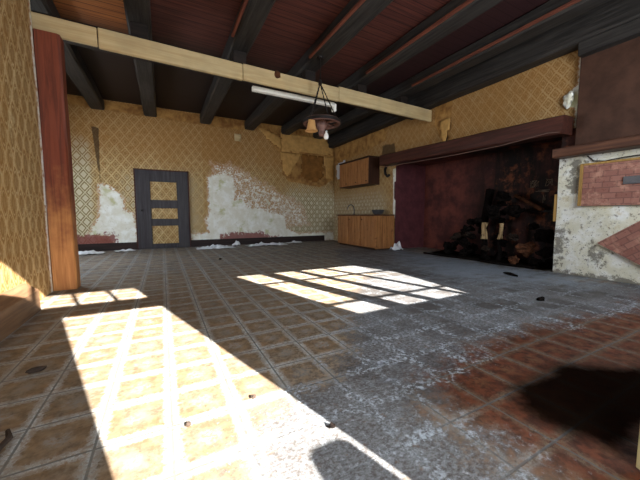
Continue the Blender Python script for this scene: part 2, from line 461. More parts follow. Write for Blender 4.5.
# ------------------------------------------------------------------ mesh helpers
class MB:
    def __init__(self):
        self.bm = bmesh.new()

    def box(self, x0, x1, y0, y1, z0, z1, mat=None, bev=0.0):
        g = bmesh.ops.create_cube(self.bm, size=1.0)
        vs = g['verts']
        for v in vs:
            v.co = Vector((x0 + (v.co.x + 0.5) * (x1 - x0), y0 + (v.co.y + 0.5) * (y1 - y0), z0 + (v.co.z + 0.5) * (z1 - z0)))
        if bev:
            es = list({e for v in vs for e in v.link_edges})
            r = bmesh.ops.bevel(self.bm, geom=es, offset=bev, segments=2, affect='EDGES', profile=0.5)
            vs = list({v for f in r['faces'] for v in f.verts} | {v for v in vs if v.is_valid})
        if mat is not None:
            bmesh.ops.transform(self.bm, matrix=mat, verts=[v for v in vs if v.is_valid])
        return self

    def tube(self, pts, r, n=8, cap=True):
        pts = [Vector(p) for p in pts]
        rings = []
        for i, p in enumerate(pts):
            d = (pts[min(i + 1, len(pts) - 1)] - pts[max(i - 1, 0)]).normalized()
            a = d.orthogonal().normalized() if i == 0 else (rings_a - d * rings_a.dot(d)).normalized()
            rings_a = a
            b = d.cross(a)
            rr = r[i] if isinstance(r, (list, tuple)) else r
            rings.append([self.bm.verts.new(p + (a * math.cos(2 * math.pi * k / n) + b * math.sin(2 * math.pi * k / n)) * rr) for k in range(n)])
        for q, w in zip(rings, rings[1:]):
            for k in range(n):
                self.bm.faces.new((q[k], q[(k + 1) % n], w[(k + 1) % n], w[k]))
        if cap:
            self.bm.faces.new(rings[0][::-1]); self.bm.faces.new(rings[-1])
        return self

    def lathe(self, prof, loc=(0, 0, 0), n=24, closed=False):
        L = Vector(loc)
        rings = [[self.bm.verts.new(L + Vector((r * math.cos(2 * math.pi * k / n), r * math.sin(2 * math.pi * k / n), z))) for k in range(n)] for r, z in prof]
        pairs = list(zip(rings, rings[1:])) + ([(rings[-1], rings[0])] if closed else [])
        for q, w in pairs:
            for k in range(n):
                self.bm.faces.new((q[k], q[(k + 1) % n], w[(k + 1) % n], w[k]))
        if not closed:
            if prof[0][0] > 1e-5: self.bm.faces.new(rings[0][::-1])
            if prof[-1][0] > 1e-5: self.bm.faces.new(rings[-1])
        return self

    def rock(self, loc, size, seed, sub=2, jag=0.35):
        g = bmesh.ops.create_icosphere(self.bm, subdivisions=sub, radius=1.0)
        off = Vector((seed * 3.1, seed * 1.7, seed * 0.9))
        for v in g['verts']:
            k = 1 + jag * mnoise.noise(v.co * 1.3 + off) + 0.5 * jag * mnoise.noise(v.co * 3 + off)
            v.co = Vector((v.co.x * size[0], v.co.y * size[1], v.co.z * size[2])) * k + Vector(loc)
        return self

    def hewn(self, p0, p1, w, h, seed=0, jit=0.012, step=0.35, cham=0.03):
        """a hand-hewn timber of w by h (h is vertical unless the timber is upright) from p0 to p1"""
        p0, p1 = Vector(p0), Vector(p1)
        d = (p1 - p0); Ln = d.length; d.normalize()
        up = Vector((0, 0, 1)) if abs(d.z) < 0.8 else Vector((0, 1, 0))
        a = d.cross(up).normalized(); b = a.cross(d).normalized()
        n = max(2, int(Ln / step))
        sec = []
        for sx, sz in ((1, 1), (-1, 1), (-1, -1), (1, -1)):
            x, z = sx * w / 2, sz * h / 2
            if sx * sz > 0: sec += [(x, z - sz * cham), (x - sx * cham, z)]
            else: sec += [(x - sx * cham, z), (x, z - sz * cham)]
        rings = []
        for i in range(n + 1):
            c = p0 + d * (Ln * i / n)
            ring = []
            for k, (x, z) in enumerate(sec):
                q = Vector((i * 0.6 + seed * 7.3, k * 0.9, seed))
                ring.append(self.bm.verts.new(c + a * (x + jit * mnoise.noise(q)) + b * (z + jit * mnoise.noise(q + Vector((9, 4, 2))))))
            rings.append(ring)
        m = len(sec)
        for q, r in zip(rings, rings[1:]):
            for k in range(m):
                self.bm.faces.new((q[k], q[(k + 1) % m], r[(k + 1) % m], r[k]))
        self.bm.faces.new(rings[0][::-1]); self.bm.faces.new(rings[-1])
        return self

    def poly(self, pts, depth):
        """a flat outline of 3-D points pushed along a depth vector"""
        D = Vector(depth)
        a = [self.bm.verts.new(Vector(p)) for p in pts]
        b = [self.bm.verts.new(Vector(p) + D) for p in pts]
        self.bm.faces.new(a); self.bm.faces.new(b[::-1])
        n = len(a)
        for k in range(n):
            self.bm.faces.new((a[k], b[k], b[(k + 1) % n], a[(k + 1) % n]))
        return self

    def build(self, name, mat, parent=None, loc=None, smooth=False):
        bmesh.ops.recalc_face_normals(self.bm, faces=self.bm.faces[:])
        me = bpy.data.meshes.new(name)
        self.bm.to_mesh(me); self.bm.free()
        if smooth:
            me.polygons.foreach_set('use_smooth', [True] * len(me.polygons))
        o = bpy.data.objects.new(name, me)
        me.materials.append(M[mat])
        C.objects.link(o)
        if loc is not None:
            o.location = loc
            if parent is None:
                me.transform(Matrix.Translation(-Vector(loc)))
        if parent is not None:
            o.parent = parent
            me.transform(Matrix.Translation(-Vector(parent.location)))
        return o


def tag(o, label, cat, group=None, kind=None):
    o['label'] = label; o['category'] = cat
    if group: o['group'] = group
    if kind: o['kind'] = kind
    return o


def thing(name, label, cat, loc, group=None):
    o = bpy.data.objects.new(name, None)
    o.empty_display_size = 0.1
    C.objects.link(o)
    o.location = loc
    return tag(o, label, cat, group)


def struct(o):
    o['kind'] = 'structure'
    return o


def sdf(P, poly):
    """signed distance (inside positive) of the points P (n,2) to a polygon"""
    poly = np.array(poly, float)
    n = len(poly)
    dmin = np.full(len(P), 1e9); ins = np.zeros(len(P), bool)
    for i in range(n):
        a, b = poly[i], poly[(i + 1) % n]
        ab = b - a
        tt = np.clip(((P - a) @ ab) / (ab @ ab + 1e-12), 0, 1)
        dmin = np.minimum(dmin, np.linalg.norm(P - (a + tt[:, None] * ab), axis=1))
        c = ((a[1] > P[:, 1]) != (b[1] > P[:, 1]))
        with np.errstate(divide='ignore', invalid='ignore'):
            xi = (b[0] - a[0]) * (P[:, 1] - a[1]) / (b[1] - a[1] if b[1] != a[1] else 1e-9) + a[0]
        ins ^= c & (P[:, 0] < xi)
    return np.where(ins, dmin, -dmin)


def m01(P, polys, soft=0.12):
    v = np.full(len(P), -1e9)
    for pl in polys: v = np.maximum(v, sdf(P, pl))
    return np.clip(0.5 + v / (2 * soft), 0, 1)


def ramp(v, a, b):
    return np.clip((v - a) / (b - a), 0, 1)


def sheet(name, fn, u0, u1, v0, v1, st, mat, keep=None):
    """a dense rectangular wall or floor surface; fn maps (u, v) to a point; keep(u, v) drops cells"""
    nu, nv = max(1, round((u1 - u0) / st)), max(1, round((v1 - v0) / st))
    U, V = np.meshgrid(np.linspace(u0, u1, nu + 1), np.linspace(v0, v1, nv + 1))
    U, V = U.ravel(), V.ravel()
    pts = [fn(u, v) for u, v in zip(U, V)]
    faces = []
    for j in range(nv):
        for i in range(nu):
            a = j * (nu + 1) + i
            uc, vc = u0 + (i + .5) * (u1 - u0) / nu, v0 + (j + .5) * (v1 - v0) / nv
            if keep is None or keep(uc, vc):
                faces.append((a, a + 1, a + nu + 2, a + nu + 1))
    me = bpy.data.meshes.new(name)
    me.from_pydata(pts, [], faces)
    me.materials.append(M[mat])
    o = bpy.data.objects.new(name, me)
    C.objects.link(o)
    return struct(o), np.stack([U, V], 1)


def paint(o, name, vals):
    a = o.data.attributes.new(name, 'FLOAT', 'POINT')
    a.data.foreach_set('value', np.asarray(vals, np.float32))


# ------------------------------------------------------------------ the room shell
XL, XLL, XR, YF, YB, ZC = -1.18, -2.8, 5.4, -0.4, 9.1, 3.72

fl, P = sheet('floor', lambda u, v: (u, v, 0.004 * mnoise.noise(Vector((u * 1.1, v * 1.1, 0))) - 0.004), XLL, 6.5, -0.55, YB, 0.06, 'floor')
worn = m01(P, [[(1.25, 1.9), (1.9, 2.8), (2.6, 3.6), (4.0, 3.3), (4.6, 2.2), (5.4, 1.5), (5.2, 1.2), (3.9, 1.05), (2.6, 1.25), (2.0, 1.25), (1.35, 1.1),
                    (1.0, 0.85), (1.15, 0.6), (0.95, 0.3), (0.3, 0.2), (0.15, 0.95), (0.35, 1.25), (0.9, 1.45)],
                   [(2.6, 3.9), (4.0, 6.8), (5.4, 6.6), (5.4, 1.9), (3.9, 2.4)]], 0.5)
worn = np.maximum(worn, 0.46 * ramp(P[:, 1], 3.0, 5.5))
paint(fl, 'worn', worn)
paint(fl, 'red', ramp(P[:, 0], 0.85, 1.3) * ramp(P[:, 1], 1.7, 1.15))  # reddish tiles, their colour also darkened for the shade of the door leaf
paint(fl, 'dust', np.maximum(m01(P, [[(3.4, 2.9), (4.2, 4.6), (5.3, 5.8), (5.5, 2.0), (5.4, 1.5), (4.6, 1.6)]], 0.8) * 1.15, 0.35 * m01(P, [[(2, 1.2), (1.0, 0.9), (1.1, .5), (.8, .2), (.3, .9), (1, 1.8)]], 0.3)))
paint(fl, 'dark', np.maximum(m01(P, [[(1.42, 0.72), (1.62, 0.86), (2.05, 0.84), (2.5, 0.6), (2.3, 0.36), (1.5, 0.36), (1.46, 0.52)]], 0.16),  # painted shade beside the open door leaf; the dark hearth floor follows
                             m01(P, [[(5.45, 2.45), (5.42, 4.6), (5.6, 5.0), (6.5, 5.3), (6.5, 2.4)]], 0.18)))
struct(MB().box(XLL - 0.2, 6.7, -0.7, YB + 0.2, -0.3, -0.03).build('floor_base', 'outer'))
struct(MB().box(XLL - 0.2, 6.7, -0.7, YB + 0.2, ZC, ZC + 0.2).build('ceiling', 'ceiling'))

# back wall
wb, P = sheet('wall_back', lambda u, v: (u, YB - 0.012 * mnoise.noise(Vector((u * .8, v * .8, 3))), v), XLL, 5.45, 0, ZC, 0.035, 'paper_back')
white_left = [(-1.34, 1.67), (-1.18, 1.62), (-0.98, 1.46), (-0.88, 1.28), (-0.87, 1.0), (-0.68, 0.95), (-0.6, 0.1), (-1.05, 0.1), (-1.2, 0.37), (-1.65, 0.38), (-1.55, 0.55), (-1.45, 0.75), (-1.38, 0.9)]
white_right = [(1.2, 1.98), (1.46, 2.1), (1.71, 2.12), (1.93, 2.0), (1.94, 1.37), (2.2, 1.33), (2.3, 1.11), (2.82, 1.12), (2.95, 0.98), (3.48, 0.91), (3.6, 0.45), (4.0, 0.27), (5.38, 0.29), (5.4, 0.0), (0.7, 0.0), (0.72, 0.35), (0.95, 0.36), (1.17, 0.4), (1.1, 0.78), (1.2, 0.91)]
paint(wb, 'bare', np.maximum(m01(P, [white_left, white_right], 0.16), 0.48 * m01(P, [[(1.2, 2.5), (1.9, 2.5), (4.3, 1.3), (4.6, .4), (1.0, .4)]], .25)))
paint(wb, 'red', m01(P, [[(-2.2, 0.40), (-1.07, 0.42), (-1.07, 0.12), (-2.2, 0.1)], [(1.5, 0.30), (1.8, 0.37), (2.8, 0.36), (3.0, 0.22), (3.4, 0.2), (3.4, 0.1), (1.5, 0.1)]], 0.17))
plain_poly = [(2.75, 3.73), (5.5, 3.73), (5.5, 2.2), (4.84, 1.85), (4.08, 1.95), (3.67, 1.98), (3.46, 2.24), (3.39, 2.86), (2.96, 3.28)]
paint(wb, 'plain', np.maximum(m01(P, [plain_poly], 0.10), m01(P, [[(-2.8, 3.75), (-2.8, 3.5), (-1.2, 3.42), (0.0, 3.4), (1.2, 3.38), (2.0, 3.36), (2.4, 3.4), (2.4, 3.75)]], 0.12) * 0.7))
paint(wb, 'stain', np.maximum(ramp(P[:, 1], 1.4, 2.9) * 0.95, m01(P, [[(1.2, 2.6), (2, 2.6), (2.0, 1.9), (1.2, 1.8)]], 0.3)))
paint(wb, 'fade', np.maximum(ramp(P[:, 1], 2.3, 1.2) * ramp(P[:, 0], 2.2, 4.0), np.maximum(0.9 * ramp(P[:, 1], 3.0, 2.6) * ramp(P[:, 0], -1.35, -1.6), 0.6 * ramp(P[:, 1], 2.6, 1.8) * ramp(np.abs(P[:, 0]), 1.6, 0.5) * (P[:, 0] < 1.2))))
paint(wb, 'grime_shade', np.maximum(m01(P, [[(-1.44, 3.05), (-1.30, 3.02), (-1.335, 1.62), (-1.355, 1.9)]], 0.03), m01(P, [[(2.7, 2.05), (3.0, 2.4), (2.6, 2.5), (2.3, 2.3)], [(2.6, 1.3), (2.85, 1.35), (2.7, 1.15)]], 0.35) * 0.6))  # first sliver paints the brown shadow of the tear, the rest is grime
struct(MB().box(XLL - 0.2, 6.7, YB + 0.03, YB + 0.25, -0.02, ZC).build('wall_back_core', 'outer'))

# left wall, ending at the post, and the recess beyond it
wl, P = sheet('wall_left', lambda u, v: (XL + 0.01 * mnoise.noise(Vector((u, v, 8))), u, v), -0.5, 4.50, 0, ZC, 0.05, 'paper_left')
z = np.zeros(len(P))
for k in ('red', 'plain', 'grime_shade'): paint(wl, k, z)
paint(wl, 'bare', 0.62 * ramp(P[:, 0], 4.40, 4.46))
paint(wl, 'stain', 0.25 + 0.2 * ramp(P[:, 1], 1.5, 3)); paint(wl, 'fade', 0.15 * ramp(P[:, 1], 1.4, .5))
struct(MB().box(-1.4, -1.215, -0.55, 4.5, -0.02, ZC).box(XLL, -1.215, 4.40, 4.5, -0.02, ZC).build('wall_left_core', 'outer'))
w3 = struct(bpy.data.objects.new('added_window', None)); C.objects.link(w3); w3.location = (XLL, 6.6, 1.75)  # unseen window, added to bring light onto the back wall
f = MB()
for a in (5.78, 6.58, 7.36): f.box(XLL - 0.02, XLL + 0.04, a, a + .06, 0.98, 2.52)
for a in (0.98, 1.72, 2.46): f.box(XLL - 0.02, XLL + 0.035, 5.78, 7.42, a, a + .06)
f.build('window_frame', 'frame_white', w3)
wr_, P = sheet('wall_recess', lambda u, v: (XLL, u, v), 4.52, YB, 0, ZC, 0.1, 'paper_left', keep=lambda u, v: not (5.8 < u < 7.4 and 1.0 < v < 2.5))
for k in ('bare', 'red', 'plain', 'grime_shade', 'stain', 'fade'): paint(wr_, k, np.zeros(len(P)))
struct(MB().box(XLL - 0.2, XLL - 0.03, 4.4, 5.8, -0.02, ZC).box(XLL - 0.2, XLL - 0.03, 7.4, YB + 0.2, -0.02, ZC).box(XLL - 0.2, XLL - 0.03, 5.8, 7.4, -0.02, 1.0).box(XLL - 0.2, XLL - 0.03, 5.8, 7.4, 2.5, ZC).build('wall_recess_core', 'outer'))

# right wall: papered above the fireplace and behind the cabinets
FY0, FY1, FZ = 2.34, 5.95, 2.18
wr, P = sheet('wall_right', lambda u, v: (XR + 0.015 * mnoise.noise(Vector((u, v, 5))), u, v), 2.14, YB, 0, ZC, 0.035, 'paper_right',
              keep=lambda u, v: not (u < FY1 and v < FZ))
z = np.zeros(len(P))
paint(wr, 'red', z)
paint(wr, 'bare', np.maximum(m01(P, [[(2.10, 3.4), (2.175, 3.4), (2.175, 2.8), (2.28, 2.68), (2.28, 2.5), (2.18, 2.45), (2.18, 2.0), (2.1, 2.0)], [(5.94, 2.1), (6.06, 2.1), (6.03, 0.9), (5.94, 0.8)]], 0.05), z))
paint(wr, 'plain', m01(P, [[(4.3, 3.3), (4.75, 3.3), (4.75, 2.9), (4.55, 2.5), (4.35, 2.5)], [(6.2, 3.6), (9.1, 3.6), (9.1, 2.7), (7.6, 2.75), (6.4, 2.9)]], 0.08))
paint(wr, 'stain', 0.55 + 0.4 * ramp(P[:, 1], 2.0, 3.0))
paint(wr, 'fade', 0.9 * ramp(P[:, 1], 2.0, 1.2) * ramp(P[:, 0], 5.8, 6.6))
paint(wr, 'grime_shade', np.maximum(m01(P, [[(4.4, 2.7), (4.47, 2.7), (4.5, 2.3), (4.38, 2.3)], [(6.0, 2.75), (6.5, 2.8), (6.5, 2.45), (6.0, 2.4)]], 0.12), 0.35 * ramp(P[:, 1], 2.5, 2.2) * (P[:, 0] < 6)))
struct(MB().box(5.43, 5.9, 2.3, 9.3, 2.3, ZC).box(5.43, 6.9, 6.0, 9.3, -0.02, ZC).build('wall_right_core', 'outer'))
wp, P = sheet('wall_chimney', lambda u, v: (XR + 0.02 * mnoise.noise(Vector((u * 2, v * 2, 5))), u, v), -0.5, FY0, 0, ZC, 0.05, 'plaster', keep=lambda u, v: v < 1.88 or u < 2.13)
paint(wp, 'grime_shade', np.maximum(m01(P, [[(2.2, 1.75), (2.05, 1.7), (2.05, 1.2), (2.2, 1.25)], [(2.34, .75), (2.2, .7), (2.2, .3), (2.34, .1)], [(1.95, .45), (1.7, .4), (1.75, .25), (1.95, .3)]], 0.30), ramp(P[:, 1], 0.18, 0.0) * .7))
struct(MB().box(5.43, 6.9, -0.6, FY0 - 0.0, -0.02, ZC).build('wall_chimney_core', 'soot_wall'))
# inside of the fireplace
struct(MB().box(5.405, 6.5, FY1, FY1 + 0.06, -0.05, 2.4).build('wall_hearth_side', 'burgundy_wall'))
struct(MB().box(6.47, 6.6, FY0 - 0.1, FY1 + 0.06, -0.2, 2.6).build('wall_hearth_back', 'soot_wall'))
struct(MB().box(5.45, 6.6, FY0 - 0.1, FY1 + 0.06, 2.25, 2.4).build('ceiling_hearth', 'soot_wall'))

# front wall behind the camera: door with fanlight, and window
SH = 0.067          # extra height for the thickness of the wall under a 28 degree sun
DX0, DX1, DZ = 0.277, 1.07, 2.05 + SH
TX0, TX1, TZ0, TZ1 = -0.35, 1.06, 2.285, 2.59 + SH
WX0, WX1, WZ0, WZ1 = 2.32, 4.42, 1.427, 2.63 + SH
fw = MB()
def fb(x0, x1, z0, z1): fw.box(x0, x1, -0.52, YF, z0, z1)
fb(-1.3, -0.5, -0.02, ZC); fb(-0.5, TX0, DZ, ZC); fb(TX0, TX1, TZ1, ZC); fb(TX0, TX1, DZ, TZ0); fb(TX1, WX0, DZ, ZC)
fb(DX1, WX0, -0.02, DZ); fb(WX0, WX1, -0.02, WZ0); fb(WX0, WX1, WZ1, ZC); fb(WX1, 5.5, -0.02, ZC)
struct(fw.build('wall_front', 'outer'))
win = struct(bpy.data.objects.new('window_1', None)); C.objects.link(win); win.location = (3.2, YF, WZ0)
f = MB()
for x0, x1 in ((2.68, 2.90), (3.22, 3.35), (3.75, 3.84)): f.box(x0, x1, YF - 0.04, YF, WZ0, WZ1)
f.build('window_frame', 'frame_white', win)
f = MB()
for z0, z1 in ((1.62, 1.65), (2.27, 2.305)): f.box(WX0, WX1, YF - 0.03, YF, z0, z1)
f.build('glazing_bar', 'frame_white', win)
tr = struct(bpy.data.objects.new('window_2', None)); C.objects.link(tr); tr.location = (0.4, YF, TZ0)
f = MB()
for x in (0.1, 0.43, 0.757): f.box(x - 0.018, x + 0.018, YF - 0.03, YF, TZ0, TZ1)
f.build('glazing_bar', 'frame_white', tr)
d2 = struct(bpy.data.objects.new('door_2', None)); C.objects.link(d2); d2.location = (0.3, YF, 0)
MB().box(-0.5, DX0, -0.46, YF, 0, DZ).build('door_leaf', 'cream_door', d2)
# open leaf, hinged on the right jamb, swung into the room
hx, hy, ex, ey = 1.10, -0.36, 1.44, 0.335
ang = math.atan2(ey - hy, ex - hx)
Lf = math.hypot(ex - hx, ey - hy)
mt = Matrix.Translation((hx, hy, 0)) @ Matrix.Rotation(ang, 4, 'Z')
lf = MB().box(0, Lf, -0.05, 0.0, 0.012, 2.04, mt, 0.004).build('door_leaf', 'cream_door', d2)
lf['label'] = 'open cream painted door leaf'
MB().tube([mt @ Vector((Lf - .07, 0, 1.02)), mt @ Vector((Lf - .07, .05, 1.02)), mt @ Vector((Lf - .17, .055, 1.02))], 0.009).build('door_handle', 'iron', lf)
# outside ground
struct(MB().box(-12, 12, -14, -0.7, -0.3, -0.1).box(-12, XLL - 0.2, -0.7, 14, -0.3, -0.1).build('ground', 'ground'))

# back door: charcoal frame with three papered panels
d1 = struct(bpy.data.objects.new('door_1', None)); C.objects.link(d1); d1.location = (0.03, YB, 0)
dx0, dx1, dz1 = -0.59, 0.65, 2.07
MB().box(dx0 - 0.03, dx0 + 0.01, YB - 0.05, YB, 0, dz1 + 0.03).box(dx1 - 0.01, dx1 + 0.03, YB - 0.05, YB, 0, dz1 + 0.03).box(dx0 - 0.03, dx1 + 0.03, YB - 0.05, YB, dz1, dz1 + 0.03).build('door_casing', 'casing', d1)
pan = [(-0.27, 0.36, 1.30, 1.78), (-0.26, 0.37, 0.80, 1.08), (-0.25, 0.39, 0.13, 0.61)]
f = MB()
f.box(dx0, -0.26, YB - 0.07, YB - 0.02, 0, dz1, None, .006).box(0.37, dx1, YB - 0.07, YB - 0.02, 0, dz1, None, .006)
for z0, z1 in ((1.78, dz1), (1.08, 1.30), (0.61, 0.80), (0.0, 0.13)): f.box(-0.265, 0.375, YB - 0.068, YB - 0.02, z0, z1, None, .006)
f.build('door_frame', 'dark_door', d1)
for x0, x1, z0, z1 in pan: MB().box(x0, x1, YB - 0.045, YB - 0.02, z0, z1).build('door_panel', 'paper_door', d1)
MB().lathe([(0.03, 0), (0.03, .012), (.012, .02), (.012, .05), (.026, .06), (.02, .08), (0, .085)], n=12).build('door_knob', 'iron', d1)
kb = bpy.data.objects['door_knob']; kb.data.transform(Matrix.Translation(d1.location)); kb.rotation_euler = (math.radians(90), 0, 0); kb.location = (-0.5, -0.06, 1.02)

# baseboards
struct(MB().box(-2.8, dx0 - 0.03, YB - 0.035, YB, 0, 0.19, None, .006).build('baseboard_back', 'baseboard'))
struct(MB().box(dx1 + 0.03, 5.0, YB - 0.035, YB, 0, 0.19, None, .006).build('baseboard_back_right', 'baseboard'))
struct(MB().poly([(XL, 0, 0), (XL + 0.125, 0, 0), (XL + 0.12, 0, 0.2), (XL + 0.03, 0, 0.27), (XL, 0, 0.27)], (0, 3.66, 0)).build('baseboard_left', 'baseboard_left'))

# ------------------------------------------------------------------ timbers
JB = 3.46
jl = ['dark ceiling joist over the red-brown post, leftmost of the joists', 'dark ceiling joist above the black door, beside the orange ceiling boards',
      'dark ceiling joist ending above the bare plaster right of the door', 'dark ceiling joist the wagon wheel lamp hangs from',
      'dark ceiling joist with a red strip, first one right of the wheel lamp', 'dark ceiling joist nearest the right wall, with a red strip']
joists = []
for i, x in enumerate((-1.3, -0.18, 1.17, 2.42, 3.58, 4.72)):
    j = MB().hewn((x, -0.4, JB + 0.125), (x, YB, JB + 0.125), 0.29, 0.25, i).build('ceiling_joist', 'joist', loc=(x, 4.3, JB))
    tag(j, jl[i], 'ceiling joist', 'joists under the ceiling boards')
    joists.append(j)
    if i >= 2:
        MB().box(x - 0.19, x - 0.15, -0.38, 4.6, JB + 0.02, JB + 0.06, None, .006).build('batten', 'batten', j)
# rail along the right wall, carrying the joist ends
tag(MB().hewn((5.26, -0.4, 3.50), (5.26, YB, 3.42), 0.26, 0.42, 9).build('wall_beam', 'joist', loc=(5.26, 4.3, 3.3)), 'dark timber running along the top of the right wall', 'beam')

def beam_pt(x): return 4.6 + (x + 1.2) * 0.2 / 6.6
cb = thing('cross_beam', 'dark cross beam faced with cream painted boards, above the post', 'beam', (2.1, 4.7, 2.95))
MB().hewn((-1.25, 4.84, 3.15), (5.1, 5.03, 3.15), 0.24, 0.2, 11, cham=0.015).build('girder', 'girder', cb)
for x in (-0.18, 1.17, 2.42, 3.58, 4.72): MB().box(x - 0.1, x + 0.1, 4.84 + x * 0.03, 5.0 + x * 0.03, 3.25, JB + 0.003).build('packing_block', 'girder', cb)
cuts = [(-1.27, -0.62, 2.96, 3.17), (-0.61, 1.16, 2.945, 3.18), (1.165, 2.9, 2.955, 3.19), (2.905, 5.36, 2.965, 3.215)]
for a, b, z0, z1 in cuts:
    pa, pb = Vector((a, beam_pt(a), 0)), Vector((b, beam_pt(b), 0))
    d = pb - pa
    mt = Matrix.Translation(pa) @ Matrix.Rotation(math.atan2(d.y, d.x), 4, 'Z')
    o = MB().box(0, d.length, 0.0, 0.06, z0, z1, mt, 0.012).build('cream_board', 'cream_board', cb)
MB().rock((1.72, beam_pt(1.72) - 0.004, 3.15), (0.05, 0.012, 0.06), 3).build('knot', 'rust', cb, smooth=True)

tag(MB().hewn((-1.075, 4.615, 0), (-1.075, 4.615, 2.95), 0.235, 0.2, 4, 0.008, 0.3, 0.018).build('timber_post', 'post', loc=(-1.075, 4.615, 0)), 'red-brown square timber post at the end of the left wall', 'post')
lt = MB().hewn((5.2, 2.18, 2.19), (5.2, 6.2, 2.315), 0.3, 0.26, 6, 0.012, 0.4, 0.02).build('mantel_beam', 'lintel', loc=(5.2, 4.1, 2.1))
tag(lt, 'long burgundy mantel beam across the top of the fireplace', 'mantel beam')

# white strip light under the cross beam
sl = thing('strip_light', 'white strip light fixed under the cream-faced beam', 'light', (2.15, 5.0, 2.96))
MB().box(1.39, 2.95, 4.96, 5.04, 2.945, 3.02, None, .008).build('housing', 'white_lamp', sl)
MB().box(2.93, 2.99, 4.955, 5.045, 2.86, 3.0, None, .01).build('end_cap', 'white_lamp', sl)

# ------------------------------------------------------------------ wagon wheel lamp
LX, LY, LZ = 2.40, 4.45, 2.43
wl_ = thing('wheel_chandelier', 'wagon wheel lamp hanging on black chains in front of the cream beam', 'lamp', (LX, LY, LZ))
w = MB()
w.lathe([(0.27, -0.03), (0.31, -0.03), (0.31, 0.03), (0.27, 0.03)], (LX, LY, LZ), 32, True)
w.build('rim', 'wheel', wl_, smooth=False)
MB().lathe([(0.312, -0.022), (0.32, -0.022), (0.32, 0.022), (0.312, 0.022)], (LX, LY, LZ), 32, True).build('iron_tyre', 'iron', wl_)
for k in range(6):
    a = k * math.pi / 3 + 0.2
    MB().tube([(LX + .05 * math.cos(a), LY + .05 * math.sin(a), LZ), (LX + .275 * math.cos(a), LY + .275 * math.sin(a), LZ)], [0.022, 0.016], 8).build('spoke', 'wheel', wl_, smooth=True)
MB().lathe([(0.0, -0.22), (0.04, -0.22), (0.06, -0.17), (0.05, -0.12), (0.085, -0.06), (0.085, 0.05), (0.045, 0.08), (0, 0.08)], (LX, LY, LZ), 16).build('hub', 'wheel', wl_, smooth=True)
AP = Vector((LX - 0.03, LY, 3.06))
for k in range(4):
    a = k * math.pi / 2 + 0.5
    q = Vector((LX + .28 * math.cos(a), LY + .28 * math.sin(a), LZ + 0.03))
    n = 22
    pts = [q.lerp(AP, i / n) for i in range(n + 1)]
    MB().tube(pts, [0.012 if i % 2 else 0.006 for i in range(n + 1)], 6).build('chain', 'iron', wl_)
MB().tube([AP, (AP.x, LY, 3.47)], 0.009, 8).lathe([(.03, -.03), (.03, .03), (.012, .05)], AP, 12).build('rod', 'iron', wl_)
MB().lathe([(0.0, -0.05), (0.05, -0.05), (0.07, 0.0)], (AP.x, LY, 3.485), 16).build('ceiling_rose', 'iron', wl_)
sx, sy = LX - 0.24, LY - 0.10
sh = MB().lathe([(0.035, 0.02), (0.055, 0.0), (0.065, -0.08), (0.08, -0.14), (0.105, -0.17), (0.1, -0.172), (0.074, -0.14), (0.058, -0.08), (0.046, 0.0)], (sx, sy, LZ - 0.02), 20).build('lamp_shade', 'shade', wl_, smooth=True)
sh['label'] = 'amber bell lamp shade'
MB().tube([(sx, sy, LZ - 0.01), (sx, sy, LZ + 0.03), (sx + .04, sy + .04, LZ + 0.04)], 0.012, 8).build('socket', 'iron', wl_)
MB().lathe([(0, -0.13), (0.03, -0.12), (0.042, -0.09), (0.036, -0.055), (0.018, -0.02), (0.018, 0.01), (0, 0.01)], (LX + 0.05, LY - 0.06, LZ - 0.15), 14).build('bulb', 'bulb', wl_, smooth=True)

# ------------------------------------------------------------------ cabinets by the right wall
bc = thing('base_cabinet', 'pine base cabinet with worktop, left of the fireplace', 'cabinet', (5.05, 6.85, 0))
cx0, cy0, cy1 = 4.77, 5.97, 7.8
MB().box(cx0, 5.39, cy0, cy1, 0.05, 0.88).build('body', 'pine', bc)
MB().box(cx0 + 0.05, 5.39, cy0 + .03, cy1 - .02, 0, 0.06).build('plinth', 'pine_dark', bc)
MB().box(cx0 - 0.03, 5.39, cy0 - 0.02, cy1 + .02, 0.88, 0.915, None, .006).build('worktop', 'worktop', bc)
def plank_door(parent, x, ya, yb, z0, z1, knob_y, kz):
    b = MB()
    n = 4
    for k in range(n):
        a0 = ya + (yb - ya) * k / n; a1 = ya + (yb - ya) * (k + 1) / n
        b.box(x - 0.022, x, a0 + .004, a1 - .004, z0, z1, None, .004)
    d = b.build('door', 'pine', parent)
    k = MB().lathe([(0.008, 0), (0.008, .015), (.016, .02), (.014, .03), (0, .034)], n=10)
    bmesh.ops.transform(k.bm, matrix=Matrix.Translation((x - 0.02, knob_y, kz)) @ Matrix.Rotation(math.radians(-90), 4, 'Y'), verts=k.bm.verts[:])
    o = k.build('knob', 'iron', None)
    o.parent = d; o.data.transform(Matrix.Translation(-Vector(parent.location)))
    return d
for k in range(3):
    a = cy0 + 0.02 + k * 0.6; b = a + 0.58
    plank_door(bc, cx0, a, b, 0.07, 0.86, b - 0.06, 0.78)
s_ = MB()
for k in range(4): s_.box(cx0 + .005 + k * .15, cx0 + .152 + k * .15, cy0 - 0.014, cy0, 0.03, 0.875, None, .003)
s_.build('side_panel', 'pine', bc)
wc = thing('wall_cabinet', 'pine wall cabinet with dark side, hung above the base cabinet', 'cabinet', (5.2, 7.3, 1.75))
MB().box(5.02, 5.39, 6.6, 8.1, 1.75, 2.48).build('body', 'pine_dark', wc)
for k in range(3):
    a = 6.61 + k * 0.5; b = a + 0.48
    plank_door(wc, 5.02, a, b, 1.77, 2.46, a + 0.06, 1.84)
MB().box(4.99, 5.39, 6.58, 8.12, 2.48, 2.51, None, .005).build('cornice', 'pine_dark', wc)
